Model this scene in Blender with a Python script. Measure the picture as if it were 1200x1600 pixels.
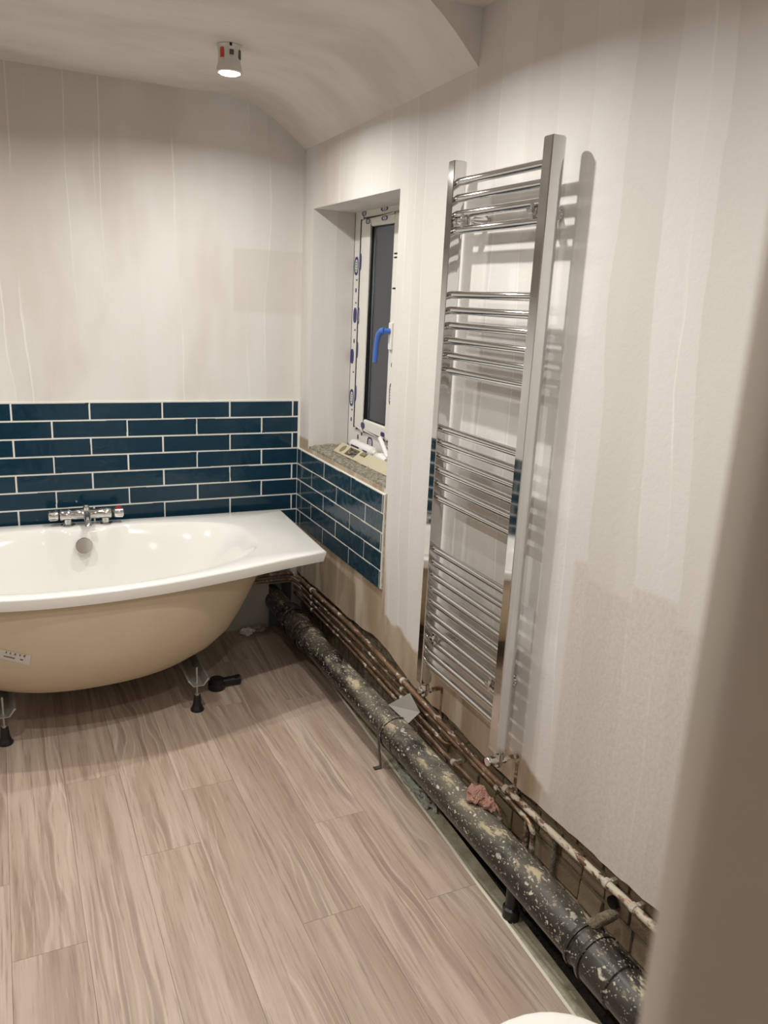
import bpy, bmesh, math, random
from mathutils import Vector, Matrix, noise
from mathutils.bvhtree import BVHTree
random.seed(7)
C = bpy.context.scene.collection
S = bpy.context.scene
for o in list(bpy.data.objects): bpy.data.objects.remove(o)
PI = math.pi

# ------------------------------------------------------------ camera
yaw, pit, rol, FPX = math.radians(26.1558), math.radians(14.8753), math.radians(2.8004), 1234.84
fw = Vector((math.sin(yaw)*math.cos(pit), math.cos(yaw)*math.cos(pit), -math.sin(pit)))
rt = Vector((math.cos(yaw), -math.sin(yaw), 0)); up = rt.cross(fw)
rt, up = rt*math.cos(rol)+up*math.sin(rol), up*math.cos(rol)-rt*math.sin(rol)
cam = bpy.data.cameras.new('camera'); co = bpy.data.objects.new('camera', cam); C.objects.link(co)
M3 = Matrix((rt, up, -fw)).transposed().to_4x4(); M3.translation = Vector((-1.2787, -3.5736, 1.6106))
co.matrix_world = M3
cam.sensor_fit = 'VERTICAL'; cam.sensor_height = 36; cam.lens = FPX/1600*36; cam.clip_start = .02
cam.dof.use_dof = True; cam.dof.focus_distance = 2.6; cam.dof.aperture_fstop = 6.5
S.camera = co
# ------------------------------------------------------------ world (night outside), exposure
w = bpy.data.worlds.new('night'); S.world = w; w.use_nodes = True
bg = w.node_tree.nodes['Background']; bg.inputs[0].default_value = (.30, .42, .70, 1); bg.inputs[1].default_value = .04
S.view_settings.view_transform = 'Standard'; S.view_settings.look = 'None'
S.view_settings.gamma = 1; S.view_settings.use_curve_mapping = False
S.view_settings.exposure = 0.0
LAMP_W = 9.4; LAMP_COL = (1, .985, .945); HALL_FILL_W = 5.0
LAMPS = [(-.515, -.68), (-.58, -1.70), (-.85, -2.80), (-1.62, -.85), (-1.62, -2.0)]  # last two are unseen additions that even out the light
CEIL = 2.41

# ------------------------------------------------------------ node helpers
class N:
    def __init__(s, name):
        s.m = bpy.data.materials.new(name); s.m.use_nodes = True
        s.t = s.m.node_tree; s.b = s.t.nodes['Principled BSDF']
    def new(s, typ, **kw):
        n = s.t.nodes.new(typ)
        for k, v in kw.items(): setattr(n, k, v)
        return n
    def link(s, a, b): s.t.links.new(a, b)
    def val(s, n, i, v):
        if hasattr(v, 'is_linked') or isinstance(v, bpy.types.NodeSocket): s.link(v, n.inputs[i])
        else: n.inputs[i].default_value = v
    def math(s, op, a, b=0.0, c=None, clamp=False):
        n = s.new('ShaderNodeMath', operation=op, use_clamp=clamp); s.val(n, 0, a); s.val(n, 1, b)
        if c is not None: s.val(n, 2, c)
        return n.outputs[0]
    def mix(s, f, a, b, blend='MIX'):
        n = s.new('ShaderNodeMix', data_type='RGBA', blend_type=blend)
        s.val(n, 0, f)
        for i, v in ((6, a), (7, b)):
            if isinstance(v, tuple): v = tuple(v)+((1,) if len(v) == 3 else ())
            s.val(n, i, v)
        return n.outputs[2]
    def obj(s): return s.new('ShaderNodeTexCoord').outputs['Object']
    def xyz(s, v):
        n = s.new('ShaderNodeSeparateXYZ'); s.link(v, n.inputs[0]); return n.outputs
    def comb(s, x, y, z):
        n = s.new('ShaderNodeCombineXYZ'); s.val(n, 0, x); s.val(n, 1, y); s.val(n, 2, z); return n.outputs[0]
    def scale(s, v, sc, add=None):
        n = s.new('ShaderNodeVectorMath', operation='MULTIPLY'); s.link(v, n.inputs[0]); n.inputs[1].default_value = sc
        if add is None: return n.outputs[0]
        a = s.new('ShaderNodeVectorMath', operation='ADD'); s.link(n.outputs[0], a.inputs[0]); s.val(a, 1, add); return a.outputs[0]
    def noise(s, v, sc=1.0, det=3.0, rough=.5, dist=0.0):
        n = s.new('ShaderNodeTexNoise'); s.link(v, n.inputs['Vector'])
        n.inputs['Scale'].default_value = sc; n.inputs['Detail'].default_value = det
        n.inputs['Roughness'].default_value = rough; n.inputs['Distortion'].default_value = dist
        return n.outputs['Fac']
    def ramp(s, f, lo, hi, a=0.0, b=1.0, smooth=True):
        n = s.new('ShaderNodeMapRange', interpolation_type='SMOOTHSTEP' if smooth else 'LINEAR'); s.val(n, 0, f)
        n.inputs[1].default_value = lo; n.inputs[2].default_value = hi
        n.inputs[3].default_value = a; n.inputs[4].default_value = b
        return n.outputs[0]
    def bump(s, h, st, d=.01):
        n = s.new('ShaderNodeBump'); n.inputs['Strength'].default_value = st; n.inputs['Distance'].default_value = d
        s.link(h, n.inputs['Height']); s.link(n.outputs[0], s.b.inputs['Normal'])
    def out(s, col=None, rough=None, metal=None):
        if col is not None:
            if isinstance(col, tuple): col = tuple(col)+((1,) if len(col) == 3 else ())
            s.val(s.b, 'Base Color', col)
        if rough is not None: s.val(s.b, 'Roughness', rough)
        if metal is not None: s.val(s.b, 'Metallic', metal)
        return s.m

def simple(name, col, rough=.5, metal=0., var=.06, sc=20, bump=0):
    n = N(name); v = n.obj(); f = n.noise(v, sc, 3)
    a = tuple(c*(1-var) for c in col); b = tuple(min(1, c*(1+var)) for c in col)
    if bump: n.bump(f, bump, .004)
    return n.out(n.mix(f, a, b), rough, metal)

def mist_wall(name, axis, kind):
    """thin white mist coat rolled over new plaster: vertical roller lanes, pinkish thin patches"""
    n = N(name); v = n.obj(); X = n.xyz(v); h = X[axis]; z = X[2]
    wob = n.noise(n.scale(v, (1.3, 1.3, .7)), 1.0, 2)
    hh = n.math('ADD', h, n.math('MULTIPLY', wob, .16))
    hh = n.math('ADD', hh, n.math('MULTIPLY', z, -.035 if axis else .02))
    wob2 = n.noise(n.scale(v, (9, 9, 1.6), (2, 5, 1)), 1.0, 4, .6); hh = n.math('ADD', hh, n.math('MULTIPLY', wob2, .055))
    col = (.70, .675, .64)
    # lanes of different opacity
    def lanes(w, off):
        q = n.math('MULTIPLY', n.math('ADD', hh, off), 1/w)
        fl = n.math('FLOOR', q); wn = n.new('ShaderNodeTexWhiteNoise', noise_dimensions='1D'); n.link(fl, wn.inputs['W'])
        fr = n.math('FRACT', q)
        return wn.outputs['Value'], fr
    l1, f1 = lanes(.135, .03); l2, f2 = lanes(.31, .11)
    thin = n.noise(n.scale(v, (5, 5, .55)), 1.0, 3, .6)
    patch = n.noise(n.scale(v, (1.4, 1.4, .5), (3.1, 1.7, 5.2)), 1.0, 4, .6)
    t = n.math('ADD', n.math('MULTIPLY', l1, .30), n.math('MULTIPLY', l2, .25))
    t = n.math('ADD', t, n.math('MULTIPLY', thin, .5))
    t = n.ramp(t, .30, .85)
    c = n.mix(n.math('MULTIPLY', t, .9), col, (.60, .565, .525))
    pk = n.ramp(patch, .52, .72)
    c = n.mix(n.math('MULTIPLY', pk, .75), c, (.565, .50, .45))
    # fine ridge lines at lane edges
    e = n.ramp(f1, 0, .055, 1, 0); e = n.math('MULTIPLY', e, n.ramp(l1, .25, .6))
    e = n.math('MULTIPLY', e, n.ramp(n.noise(n.scale(v, (4, 4, 1.1)), 1.0, 3), .44, .58))
    c = n.mix(n.math('MULTIPLY', e, .6), c, (.86, .84, .80))
    e2 = n.math('MULTIPLY', n.ramp(f2, 0, .03, 1, 0), n.ramp(n.noise(n.scale(v, (5, 5, .9), (7, 3, 1)), 1.0, 4), .44, .56))
    c = n.mix(n.math('MULTIPLY', e2, .6), c, (.84, .82, .78))
    bh = n.noise(n.scale(v, (60, 60, 60)), 1.0, 4, .65)
    if kind == 'right':
        y = X[1]; nz = n.noise(n.scale(v, (9, 9, 9)), 1.0, 4)
        # second, thinner coat below a roller line on the near end of the wall
        zz = n.math('ADD', z, n.math('MULTIPLY', nz, .035)); zz = n.math('ADD', zz, n.math('MULTIPLY', l1, .05))
        m = n.math('MULTIPLY', n.ramp(zz, 1.02, 1.035, 1, 0), n.ramp(y, -2.09, -2.07, 1, 0))
        stp = n.noise(n.scale(v, (110, 110, 70)), 1.0, 3, .6)
        pnk = n.mix(n.ramp(stp, .4, .65), (.60, .55, .50), (.535, .475, .425))
        c = n.mix(n.math('MULTIPLY', m, .6), c, pnk)
        # bare brown plaster under the tiles and along the ragged bottom edge
        edge = n.math('ADD', y, n.math('MULTIPLY', nz, .05)); edge = n.math('ADD', edge, n.math('MULTIPLY', z, -.14))
        b1 = n.math('MULTIPLY', n.ramp(edge, -1.085, -1.05), n.ramp(z, .96, .98, 1, 0))
        zb = n.math('ADD', z, n.math('MULTIPLY', nz, .10))
        zb = n.math('SUBTRACT', zb, n.math('MULTIPLY', n.math('ADD', y, 1.0, clamp=False), .09))
        b2 = n.math('MULTIPLY', n.ramp(zb, .475, .50, 1, 0), n.ramp(y, -2.12, -2.0))
        b = n.math('MAXIMUM', b1, b2)
        pl = n.mix(n.ramp(n.noise(n.scale(v, (6, 6, 2.2)), 1.0, 4, .6), .35, .7), (.33, .25, .17), (.48, .395, .295))
        sm = n.ramp(n.noise(n.scale(v, (9, 9, 1.3), (1, 7, 2)), 1.0, 3), .57, .66)
        pl = n.mix(n.math('MULTIPLY', sm, .6), pl, (.62, .55, .46))
        c = n.mix(b, c, pl)
    if kind == 'back':
        m = n.math('MULTIPLY', n.ramp(X[0], -.325, -.315), n.math('MULTIPLY', n.ramp(z, 1.52, 1.55), n.ramp(z, 1.80, 1.815, 1, 0)))
        c = n.mix(n.math('MULTIPLY', m, .35), c, (.55, .49, .42))
        lo = n.ramp(z, .46, .48, 1, 0)
        c = n.mix(lo, c, n.mix(n.noise(n.scale(v, (5, 5, 5)), 1.0, 4), (.40, .40, .37), (.55, .54, .50)))
    n.bump(bh, .22, .004)
    return n.out(c, .62)

def ceil_mat():
    n = N('ceiling_paint'); v = n.obj()
    p = n.noise(n.scale(v, (1.6, 3.2, 2)), 1.0, 4, .6); q = n.noise(n.scale(v, (45, 45, 45)), 1.0, 3)
    c = n.mix(n.ramp(p, .35, .7), (.72, .685, .65), (.60, .55, .51)); n.bump(q, .15, .004)
    return n.out(c, .6)

def tile_mat(name, grey_sheen):
    n = N(name); v = n.obj(); inf = n.new('ShaderNodeObjectInfo')
    vv = n.scale(v, (1, 1, 1), None)
    a = n.new('ShaderNodeVectorMath', operation='ADD'); n.link(vv, a.inputs[0])
    n.link(n.comb(n.math('MULTIPLY', inf.outputs['Random'], 37.), 0., 0.), a.inputs[1])
    f = n.noise(a.outputs[0], 9, 3, .6); g = n.noise(a.outputs[0], 30, 3)
    c = n.mix(f, (.0035, .020, .038), (.009, .040, .064))
    c = n.mix(n.math('MULTIPLY', inf.outputs['Random'], .4), c, (.006, .030, .055))
    if grey_sheen: c = n.mix(n.ramp(g, .35, .8, .06, .30), c, (.10, .14, .155))  # grey of the bath's reflection mixed into the glaze
    n.b.inputs['Specular IOR Level'].default_value = .36
    n.bump(f, .30, .01)
    return n.out(c, n.ramp(g, .3, .8, .07, .22))

def plank_mat():
    n = N('vinyl_oak'); v = n.obj(); inf = n.new('ShaderNodeObjectInfo'); r = inf.outputs['Random']
    off = n.comb(n.math('MULTIPLY', r, 17.), n.math('MULTIPLY', r, 53.), n.math('MULTIPLY', r, 5.))
    p = n.scale(v, (1, 1, 1), off); X = n.xyz(p)
    warp = n.noise(n.scale(p, (5, 1.1, 1)), 1.0, 2)
    # cathedral rings: distance field stretched along y
    d = n.math('ADD', n.math('MULTIPLY', X[0], 40.), n.math('MULTIPLY', warp, 11.))
    ring = n.math('SINE', n.math('MULTIPLY', d, 2.2)); ring2 = n.math('SINE', n.math('MULTIPLY', d, 5.9))
    fine = n.noise(n.scale(p, (190, 6, 1)), 1.0, 4, .7); fin2 = n.noise(n.scale(p, (95, 3.2, 1), (4, 4, 0)), 1.0, 4, .65)
    mid = n.noise(n.scale(p, (38, 1.5, 1)), 1.0, 4, .6)
    big = n.noise(n.scale(p, (11, .8, 1)), 1.0, 3, .5); reg = n.noise(n.scale(p, (6, 1.3, 1), (9, 2, 0)), 1.0, 2)
    c = n.mix(n.ramp(big, .3, .7), (.375, .280, .215), (.50, .40, .325))
    c = n.mix(n.math('MULTIPLY', n.ramp(mid, .45, .70), .60), c, (.275, .195, .145))
    c = n.mix(n.math('MULTIPLY', n.ramp(mid, .25, .42, 1, 0), .45), c, (.60, .50, .42))
    cat = n.ramp(reg, .50, .62)
    c = n.mix(n.math('MULTIPLY', n.math('MULTIPLY', n.ramp(ring, -.1, .9), cat), .42), c, (.19, .132, .098))
    c = n.mix(n.math('MULTIPLY', n.math('MULTIPLY', n.ramp(ring2, .5, 1.), cat), .38), c, (.62, .53, .45))
    c = n.mix(n.math('MULTIPLY', n.ramp(fin2, .52, .70), .55), c, (.20, .142, .108))
    c = n.mix(n.math('MULTIPLY', n.ramp(fine, .56, .72), .45), c, (.17, .122, .094))
    c = n.mix(n.math('MULTIPLY', n.ramp(fine, .26, .42, 1, 0), .45), c, (.64, .55, .47))
    tone = n.ramp(r, 0, 1, .95, 1.06, False)
    hs = n.new('ShaderNodeHueSaturation'); n.link(c, hs.inputs['Color']); n.link(tone, hs.inputs['Value']); 
    n.bump(fine, .10, .001)
    return n.out(hs.outputs[0], n.ramp(fine, .2, .8, .38, .52))

def soil_mat():
    n = N('splattered_black_plastic'); v = n.obj(); g = n.new('ShaderNodeNewGeometry')
    upn = n.xyz(g.outputs['Normal'])[2]
    wn = n.new('ShaderNodeTexNoise'); n.link(v, wn.inputs['Vector']); wn.inputs['Scale'].default_value = 45; wn.inputs['Detail'].default_value = 3
    wa = n.new('ShaderNodeVectorMath', operation='MULTIPLY'); n.link(wn.outputs['Color'], wa.inputs[0]); wa.inputs[1].default_value = (.03, .03, .03)
    wv = n.scale(v, (1, .7, 1), wa.outputs[0])
    def spots(sc, lo, hi, seed, keep):
        vo = n.new('ShaderNodeTexVoronoi'); vo.inputs['Scale'].default_value = sc
        n.link(n.scale(wv, (1, 1, 1), (seed, seed*.7, seed*.3)), vo.inputs['Vector'])
        cell = n.xyz(vo.outputs['Color'])[0]
        return n.math('MULTIPLY', n.ramp(vo.outputs['Distance'], lo, hi, 1, 0), n.ramp(cell, keep, keep+.02))
    s1 = spots(30, .15, .26, 1.3, .78); s2 = spots(70, .18, .32, 4.1, .66); s3 = spots(150, .22, .40, 9.2, .55)
    dn = n.noise(n.scale(v, (22, 9, 22)), 1.0, 5, .65); dn2 = n.noise(n.scale(v, (4, 2.2, 4)), 1.0, 3)
    dust = n.math('MULTIPLY', n.ramp(upn, .1, .95), n.ramp(n.math('ADD', n.math('MULTIPLY', dn, .55), n.math('MULTIPLY', dn2, .55)), .40, .62))
    c = n.mix(n.ramp(dn2, .35, .7), (.007, .007, .008), (.028, .026, .023))
    yy_ = n.xyz(v)[1]; dust = n.math('MULTIPLY', dust, n.ramp(yy_, -2.35, -1.7, .42, 1.0))
    c = n.mix(n.math('MULTIPLY', dust, .75), c, (.215, .185, .135))
    crust = n.math('MULTIPLY', n.ramp(upn, .55, .98), n.ramp(dn, .55, .63))
    c = n.mix(crust, c, (.46, .38, .25))
    s = n.math('MAXIMUM', n.math('MULTIPLY', s1, n.ramp(dn2, .38, .55)), n.math('MAXIMUM', n.math('MULTIPLY', s2, .9), n.math('MULTIPLY', s3, .55)))
    s = n.math('MULTIPLY', s, n.ramp(upn, -.35, .15))
    c = n.mix(s, c, (.62, .57, .46))
    hgt = n.math('MAXIMUM', s, n.math('MULTIPLY', crust, dn)); n.bump(hgt, .5, .004)
    ro = n.math('MAXIMUM', n.math('MULTIPLY', dust, .7), n.math('MULTIPLY', s, .6))
    return n.out(c, n.math('ADD', ro, .22, clamp=True))

def copper_mat():
    n = N('old_copper'); v = n.obj(); a = n.noise(n.scale(v, (30, 9, 30)), 1.0, 4, .6); b = n.noise(n.scale(v, (60, 26, 60)), 1.0, 4, .6)
    y = n.xyz(v)[1]
    c = n.mix(n.ramp(a, .35, .65), (.15, .088, .052), (.34, .215, .14))
    sp = n.ramp(n.math('ADD', b, n.ramp(y, -2.2, -1.7, .16, 0.)), .56, .66)
    c = n.mix(sp, c, (.55, .48, .38))
    n.bump(sp, .4, .003)
    return n.out(c, n.math('ADD', n.math('MULTIPLY', sp, .4), .36), n.math('SUBTRACT', .5, n.math('MULTIPLY', sp, .5), clamp=True))

def rough_mat(name, a, b, sc, bump=.8, rough=.9, lo=.35, hi=.68, dist=.02):
    n = N(name); v = n.obj(); f = n.noise(v, sc, 5, .65); g = n.noise(v, sc*3.1, 4, .6)
    n.bump(n.math('ADD', f, g), bump, dist)
    return n.out(n.mix(n.ramp(f, lo, hi), a, b), rough)

def brick_mat():
    n = N('dusty_brick'); v = n.obj(); inf = n.new('ShaderNodeObjectInfo'); r = inf.outputs['Random']
    p = n.scale(v, (1, 1, 1), n.comb(n.math('MULTIPLY', r, 9.), 0., n.math('MULTIPLY', r, 31.)))
    f = n.noise(p, 26, 5, .65); g = n.noise(p, 90, 3)
    c = n.mix(r, (.27, .175, .10), (.38, .285, .175)); c = n.mix(n.ramp(f, .42, .7), c, (.46, .385, .26))
    n.bump(n.math('ADD', f, g), .7, .006)
    return n.out(c, .92)

def glass_mat():
    n = N('window_glass'); n.b.inputs['Transmission Weight'].default_value = 1; n.b.inputs['IOR'].default_value = 1.45
    v = n.obj(); f = n.noise(v, 260, 2); n.bump(f, .05, .001)
    return n.out((.80, .84, .86), .12)

M = dict(
    wall_r=mist_wall('mist_coat_right', 1, 'right'), wall_b=mist_wall('mist_coat_back', 0, 'back'), wall=mist_wall('mist_coat', 0, ''),
    ceil=ceil_mat(), grout=simple('grout', (.72, .70, .64), .85), tile=tile_mat('blue_glaze', False), tileh=tile_mat('blue_glaze_sheen', True),
    adhesive=rough_mat('tile_adhesive', (.42, .36, .29), (.60, .53, .44), 40, .6),
    plank=plank_mat(), strip=simple('pale_edge', (.80, .74, .60), .45), sub=rough_mat('concrete_subfloor', (.34, .31, .215), (.50, .455, .34), 14, .3),
    dirt_shade=rough_mat('dirt_shade', (.02, .016, .012), (.055, .045, .033), 30, .8),  # near-black void ground, its tone also holds the waste pipe's shadow
    chrome=simple('chrome', (.66, .655, .645), .055, 1, .01), steel=simple('zinc_steel', (.48, .48, .46), .38, .8, .1),
    soil=soil_mat(), copper=copper_mat(), brick=brick_mat(), mortar=rough_mat('mortar', (.16, .125, .08), (.36, .30, .21), 34, .8),
    rubble=rough_mat('sill_mortar', (.33, .28, .20), (.66, .60, .50), 60, 1.0),
    clip=rough_mat('plastered_clip', (.50, .44, .35), (.68, .62, .52), 60, .5),
    enamel=simple('white_acrylic', (.82, .80, .755), .10, 0, .01), cream=simple('cream_fibreglass', (.60, .505, .365), .42, 0, .05, 9),
    rubber=simple('black_rubber', (.008, .008, .008), .35), upvc=simple('white_upvc', (.76, .74, .69), .35, 0, .03), gasket=simple('black_gasket', (.012, .012, .014), .5),
    glass=glass_mat(), film=simple('blue_print', (.03, .028, .15), .4, 0, .15), filmw=simple('white_film', (.72, .72, .76), .3), bluefilm=simple('blue_film', (.06, .16, .55), .28, 0, .15, 60),
    level=simple('cream_level_body', (.52, .47, .33), .38, 0, .05), vial=simple('olive_vial', (.20, .17, .07), .15), white=simple('white_plastic', (.82, .80, .77), .3, 0, .02),
    toilet=simple('white_ceramic', (.90, .88, .84), .12, 0, .01), sheet=simple('grey_sheet', (.33, .31, .28), .45, .2, .1), paper=simple('white_paper', (.62, .59, .55), .7), ink=simple('grey_ink', (.16, .14, .12), .7),
    pink=rough_mat('pink_plaster', (.50, .25, .19), (.70, .40, .32), 50, 1.0), insul=rough_mat('pale_foam', (.50, .54, .45), (.80, .82, .74), 45, 1.0),
    strap=simple('dirty_strap', (.085, .075, .058), .6, .2, .3),
    red=simple('red_label', (.55, .05, .02), .5), can=simple('lamp_can', (.62, .60, .56), .3, .3), dark=simple('dark_slot', (.09, .085, .07), .6),
    jamb=simple('jamb_paint', (.46, .40, .34), .5, 0, .02), hall=simple('hall_paint', (.60, .53, .45), .6, 0, .03), redcap=simple('red_dot', (.5, .02, .02), .3))
lens = bpy.data.materials.new('lit_lens'); lens.use_nodes = True
lb = lens.node_tree.nodes['Principled BSDF']; lb.inputs['Emission Color'].default_value = (1, .93, .80, 1); lb.inputs['Emission Strength'].default_value = 18
M['lens'] = lens

# ------------------------------------------------------------ mesh helpers
def link(name, bm, mats, parent=None, smooth=False, bevel=0, seg=2, angle=40):
    if not isinstance(mats, (list, tuple)): mats = [mats]
    bmesh.ops.remove_doubles(bm, verts=bm.verts, dist=2e-6); bmesh.ops.recalc_face_normals(bm, faces=bm.faces)
    me = bpy.data.meshes.new(name); bm.to_mesh(me); bm.free()
    for m in mats: me.materials.append(m)
    if smooth:
        me.polygons.foreach_set('use_smooth', [True]*len(me.polygons))
        try: me.set_sharp_from_angle(angle=math.radians(angle))
        except Exception: pass
    o = bpy.data.objects.new(name, me); C.objects.link(o)
    if parent: o.parent = parent
    if bevel:
        b = o.modifiers.new('bevel', 'BEVEL'); b.width = bevel; b.segments = seg; b.limit_method = 'ANGLE'; b.angle_limit = math.radians(35)
        me.polygons.foreach_set('use_smooth', [True]*len(me.polygons)); 
        b.harden_normals = True
    return o
def struct(o): o['kind'] = 'structure'; return o
def tag(o, label, cat, group=None):
    o['label'] = label; o['category'] = cat
    if group: o['group'] = group
    return o
def empty(name, loc, label, cat, group=None, rz=0):
    o = bpy.data.objects.new(name, None); C.objects.link(o); o.location = loc; o.rotation_euler = (0, 0, rz); o.empty_display_size = .05
    return tag(o, label, cat, group)
def box(bm, a, b, mi=0, mat=None):
    r = bmesh.ops.create_cube(bm, size=1); vs = r['verts']
    c = [(a[i]+b[i])/2 for i in range(3)]; s = [abs(b[i]-a[i]) for i in range(3)]
    for v in vs:
        v.co = Vector((v.co.x*s[0]+c[0], v.co.y*s[1]+c[1], v.co.z*s[2]+c[2]))
        if mat is not None: v.co = mat @ v.co
    for f in {f for v in vs for f in v.link_faces}: f.material_index = mi
    return vs
def quad(bm, pts, mi=0):
    f = bm.faces.new([bm.verts.new(p) for p in pts]); f.material_index = mi; return f
def tube(bm, pts, r, seg=14, cap=True, mi=0, up0=Vector((0, 0, 1))):
    pts = [Vector(p) for p in pts]; rs = r if isinstance(r, (list, tuple)) else [r]*len(pts)
    rings = []
    t = (pts[1]-pts[0]).normalized(); ref = up0 if abs(t.dot(up0)) < .95 else Vector((1, 0, 0))
    nrm = (ref-t*ref.dot(t)).normalized()
    for i, p in enumerate(pts):
        if 0 < i < len(pts)-1: t = ((pts[i]-pts[i-1]).normalized()+(pts[i+1]-pts[i]).normalized()).normalized()
        elif i: t = (pts[i]-pts[i-1]).normalized()
        nrm = (nrm-t*nrm.dot(t)).normalized(); bi = t.cross(nrm)
        rings.append([bm.verts.new(p+(nrm*math.cos(a)+bi*math.sin(a))*rs[i]) for a in (2*PI*k/seg for k in range(seg))])
    skin(bm, rings, cap, mi)
def skin(bm, rings, cap=True, mi=0, closed=True):
    n = len(rings[0])
    for a, b in zip(rings, rings[1:]):
        for k in range(n if closed else n-1):
            f = bm.faces.new((a[k], a[(k+1) % n], b[(k+1) % n], b[k])); f.material_index = mi
    if cap:
        for r in (rings[0], rings[-1]):
            if len(set(r)) > 2:
                f = bm.faces.new(r); f.material_index = mi
def lathe(bm, prof, origin=(0, 0, 0), axis='z', seg=24, mi=0, cap=True):
    rings = []
    for r, h in prof:
        ring = []
        for k in range(seg):
            a = 2*PI*k/seg; c, s = r*math.cos(a), r*math.sin(a)
            p = {'z': (c, s, h), 'x': (h, c, s), 'y': (s, h, c)}[axis]
            ring.append(bm.verts.new(Vector(origin)+Vector(p)))
        rings.append(ring)
    skin(bm, rings, cap, mi)
def lump(bm, c, s, seed, sub=3, amp=.35, freq=1.6):
    r = bmesh.ops.create_icosphere(bm, subdivisions=sub, radius=1)
    for v in r['verts']:
        d = v.co.normalized(); k = 1+amp*noise.fractal(d*freq+Vector((seed, seed*2, 0)), 1.0, 2.0, 4)
        v.co = Vector((d.x*s[0]*k+c[0], d.y*s[1]*k+c[1], d.z*s[2]*k+c[2]))
def arc(p0, pc, p1, r, n=6):
    """fillet a corner pc with radius r -> list of points"""
    p0, pc, p1 = Vector(p0), Vector(pc), Vector(p1); a = (p0-pc).normalized(); b = (p1-pc).normalized()
    A, B = pc+a*r, pc+b*r
    return [(A*(1-t)**2+pc*2*t*(1-t)+B*t*t) for t in (k/n for k in range(n+1))]
def path(pts, r):
    out = [Vector(pts[0])]
    for i in range(1, len(pts)-1): out += arc(pts[i-1], pts[i], pts[i+1], r)
    return out+[Vector(pts[-1])]
def spline(pts, x):
    for (x0, y0), (x1, y1) in zip(pts, pts[1:]):
        if x <= x1 or (x1, y1) == pts[-1]:
            i = pts.index((x0, y0)); t = (x-x0)/(x1-x0)
            pm = pts[max(0, i-1)]; pp = pts[min(len(pts)-1, i+2)]
            m0 = (y1-pm[1])/(x1-pm[0])*(x1-x0) if i else (y1-y0); m1 = (pp[1]-y0)/(pp[0]-x0)*(x1-x0) if i+2 < len(pts) else (y1-y0)
            t = max(0, min(1, t))
            return (2*t**3-3*t*t+1)*y0+(t**3-2*t*t+t)*m0+(-2*t**3+3*t*t)*y1+(t**3-t*t)*m1
    return pts[0][1]

# ------------------------------------------------------------ the room shell
XL, YF = -2.55, -3.40             # left wall, front wall (with the doorway we look through)
def xedge(y): return -.043+.0468*y
# floor: concrete sub floor with the vinyl planks on it, the slit at the right wall left open
bm = bmesh.new()
box(bm, (XL, -5.2, -.16), (-.30, .02, -.0045))
ys = [0.02-.2*k for k in range(27)]
r0 = [bm.verts.new((-.30, y, -.0045)) for y in ys]; r1 = [bm.verts.new((xedge(y)+.052+.004*noise.noise(Vector((y*9, 0, 0))), y, -.0045)) for y in ys]; r2 = [bm.verts.new((xedge(y)+.052, y, -.075)) for y in ys]
r3 = [bm.verts.new((.06, y, -.08)) for y in ys]
for a, b, mi in ((r0, r1, 0), (r1, r2, 1), (r2, r3, 1)):
    for k in range(len(ys)-1):
        f = bm.faces.new((a[k], a[k+1], b[k+1], b[k])); f.material_index = mi
floor = struct(link('floor', bm, [M['sub'], M['dirt_shade']]))
PW = .175; cols = [(-.653+PW*k) for k in range(-11, 4)]
plank_no = 0
fixed = {-.828: -1.225, -1.003: -1.504, -1.353: -1.775, -.653: -1.93, -1.178: -1.05, -.478: -1.55}
for x0 in cols:
    x1 = x0+PW
    if x1 > 0.08: continue
    ph = None
    for kx, ky in fixed.items():
        if abs(kx-x0) < .01: ph = ky
    if ph is None: ph = -random.uniform(.2, 1.3)
    y = ph
    while y < 0: y += 1.22
    while y > -5.0:
        ya, yb = min(y, -.002), y-1.22; y = yb
        if ya < -4.9: break
        bm = bmesh.new()
        top = []
        nx = 1
        pts = [(max(x0, XL), ya), (max(x0, XL), yb)]
        for k in range(9): 
            yy = yb+(ya-yb)*k/8; pts.append((min(x1, xedge(yy)), yy))
        if max(x0, XL) >= max(p[0] for p in pts[2:])-.003: bm.free(); continue
        pts = [(p[0], p[1]) if p[0] > max(x0, XL) or i < 2 else (max(x0, XL)+.001, p[1]) for i, p in enumerate(pts)]
        g = .0004
        cx, cy = (max(x0, XL)+x1)/2, (ya+yb)/2
        vt = [bm.verts.new((p[0]+(g if p[0] < cx else -g), p[1]+(g if p[1] < cy-.5 else (-g if p[1] > cy+.5 else 0)), 0)) for p in pts]
        f = bm.faces.new(vt); 
        e = bmesh.ops.extrude_face_region(bm, geom=[f]); 
        for v in [q for q in e['geom'] if isinstance(q, bmesh.types.BMVert)]: v.co.z = -.0042
        o = link('plank', bm, M['plank'], floor); plank_no += 1
bm = bmesh.new()
yy = [-.005-.1*k for k in range(34)]
rings = [[bm.verts.new((xedge(y)+dx+.0012*noise.noise(Vector((y*14, 3, 0))), y, dz)) for dx, dz in ((-.0042, .0008), (.0042, .0008), (.0042, -.0044), (-.0042, -.0044))] for y in yy]
skin(bm, rings)
struct(link('trim_1', bm, M['strip']))

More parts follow.
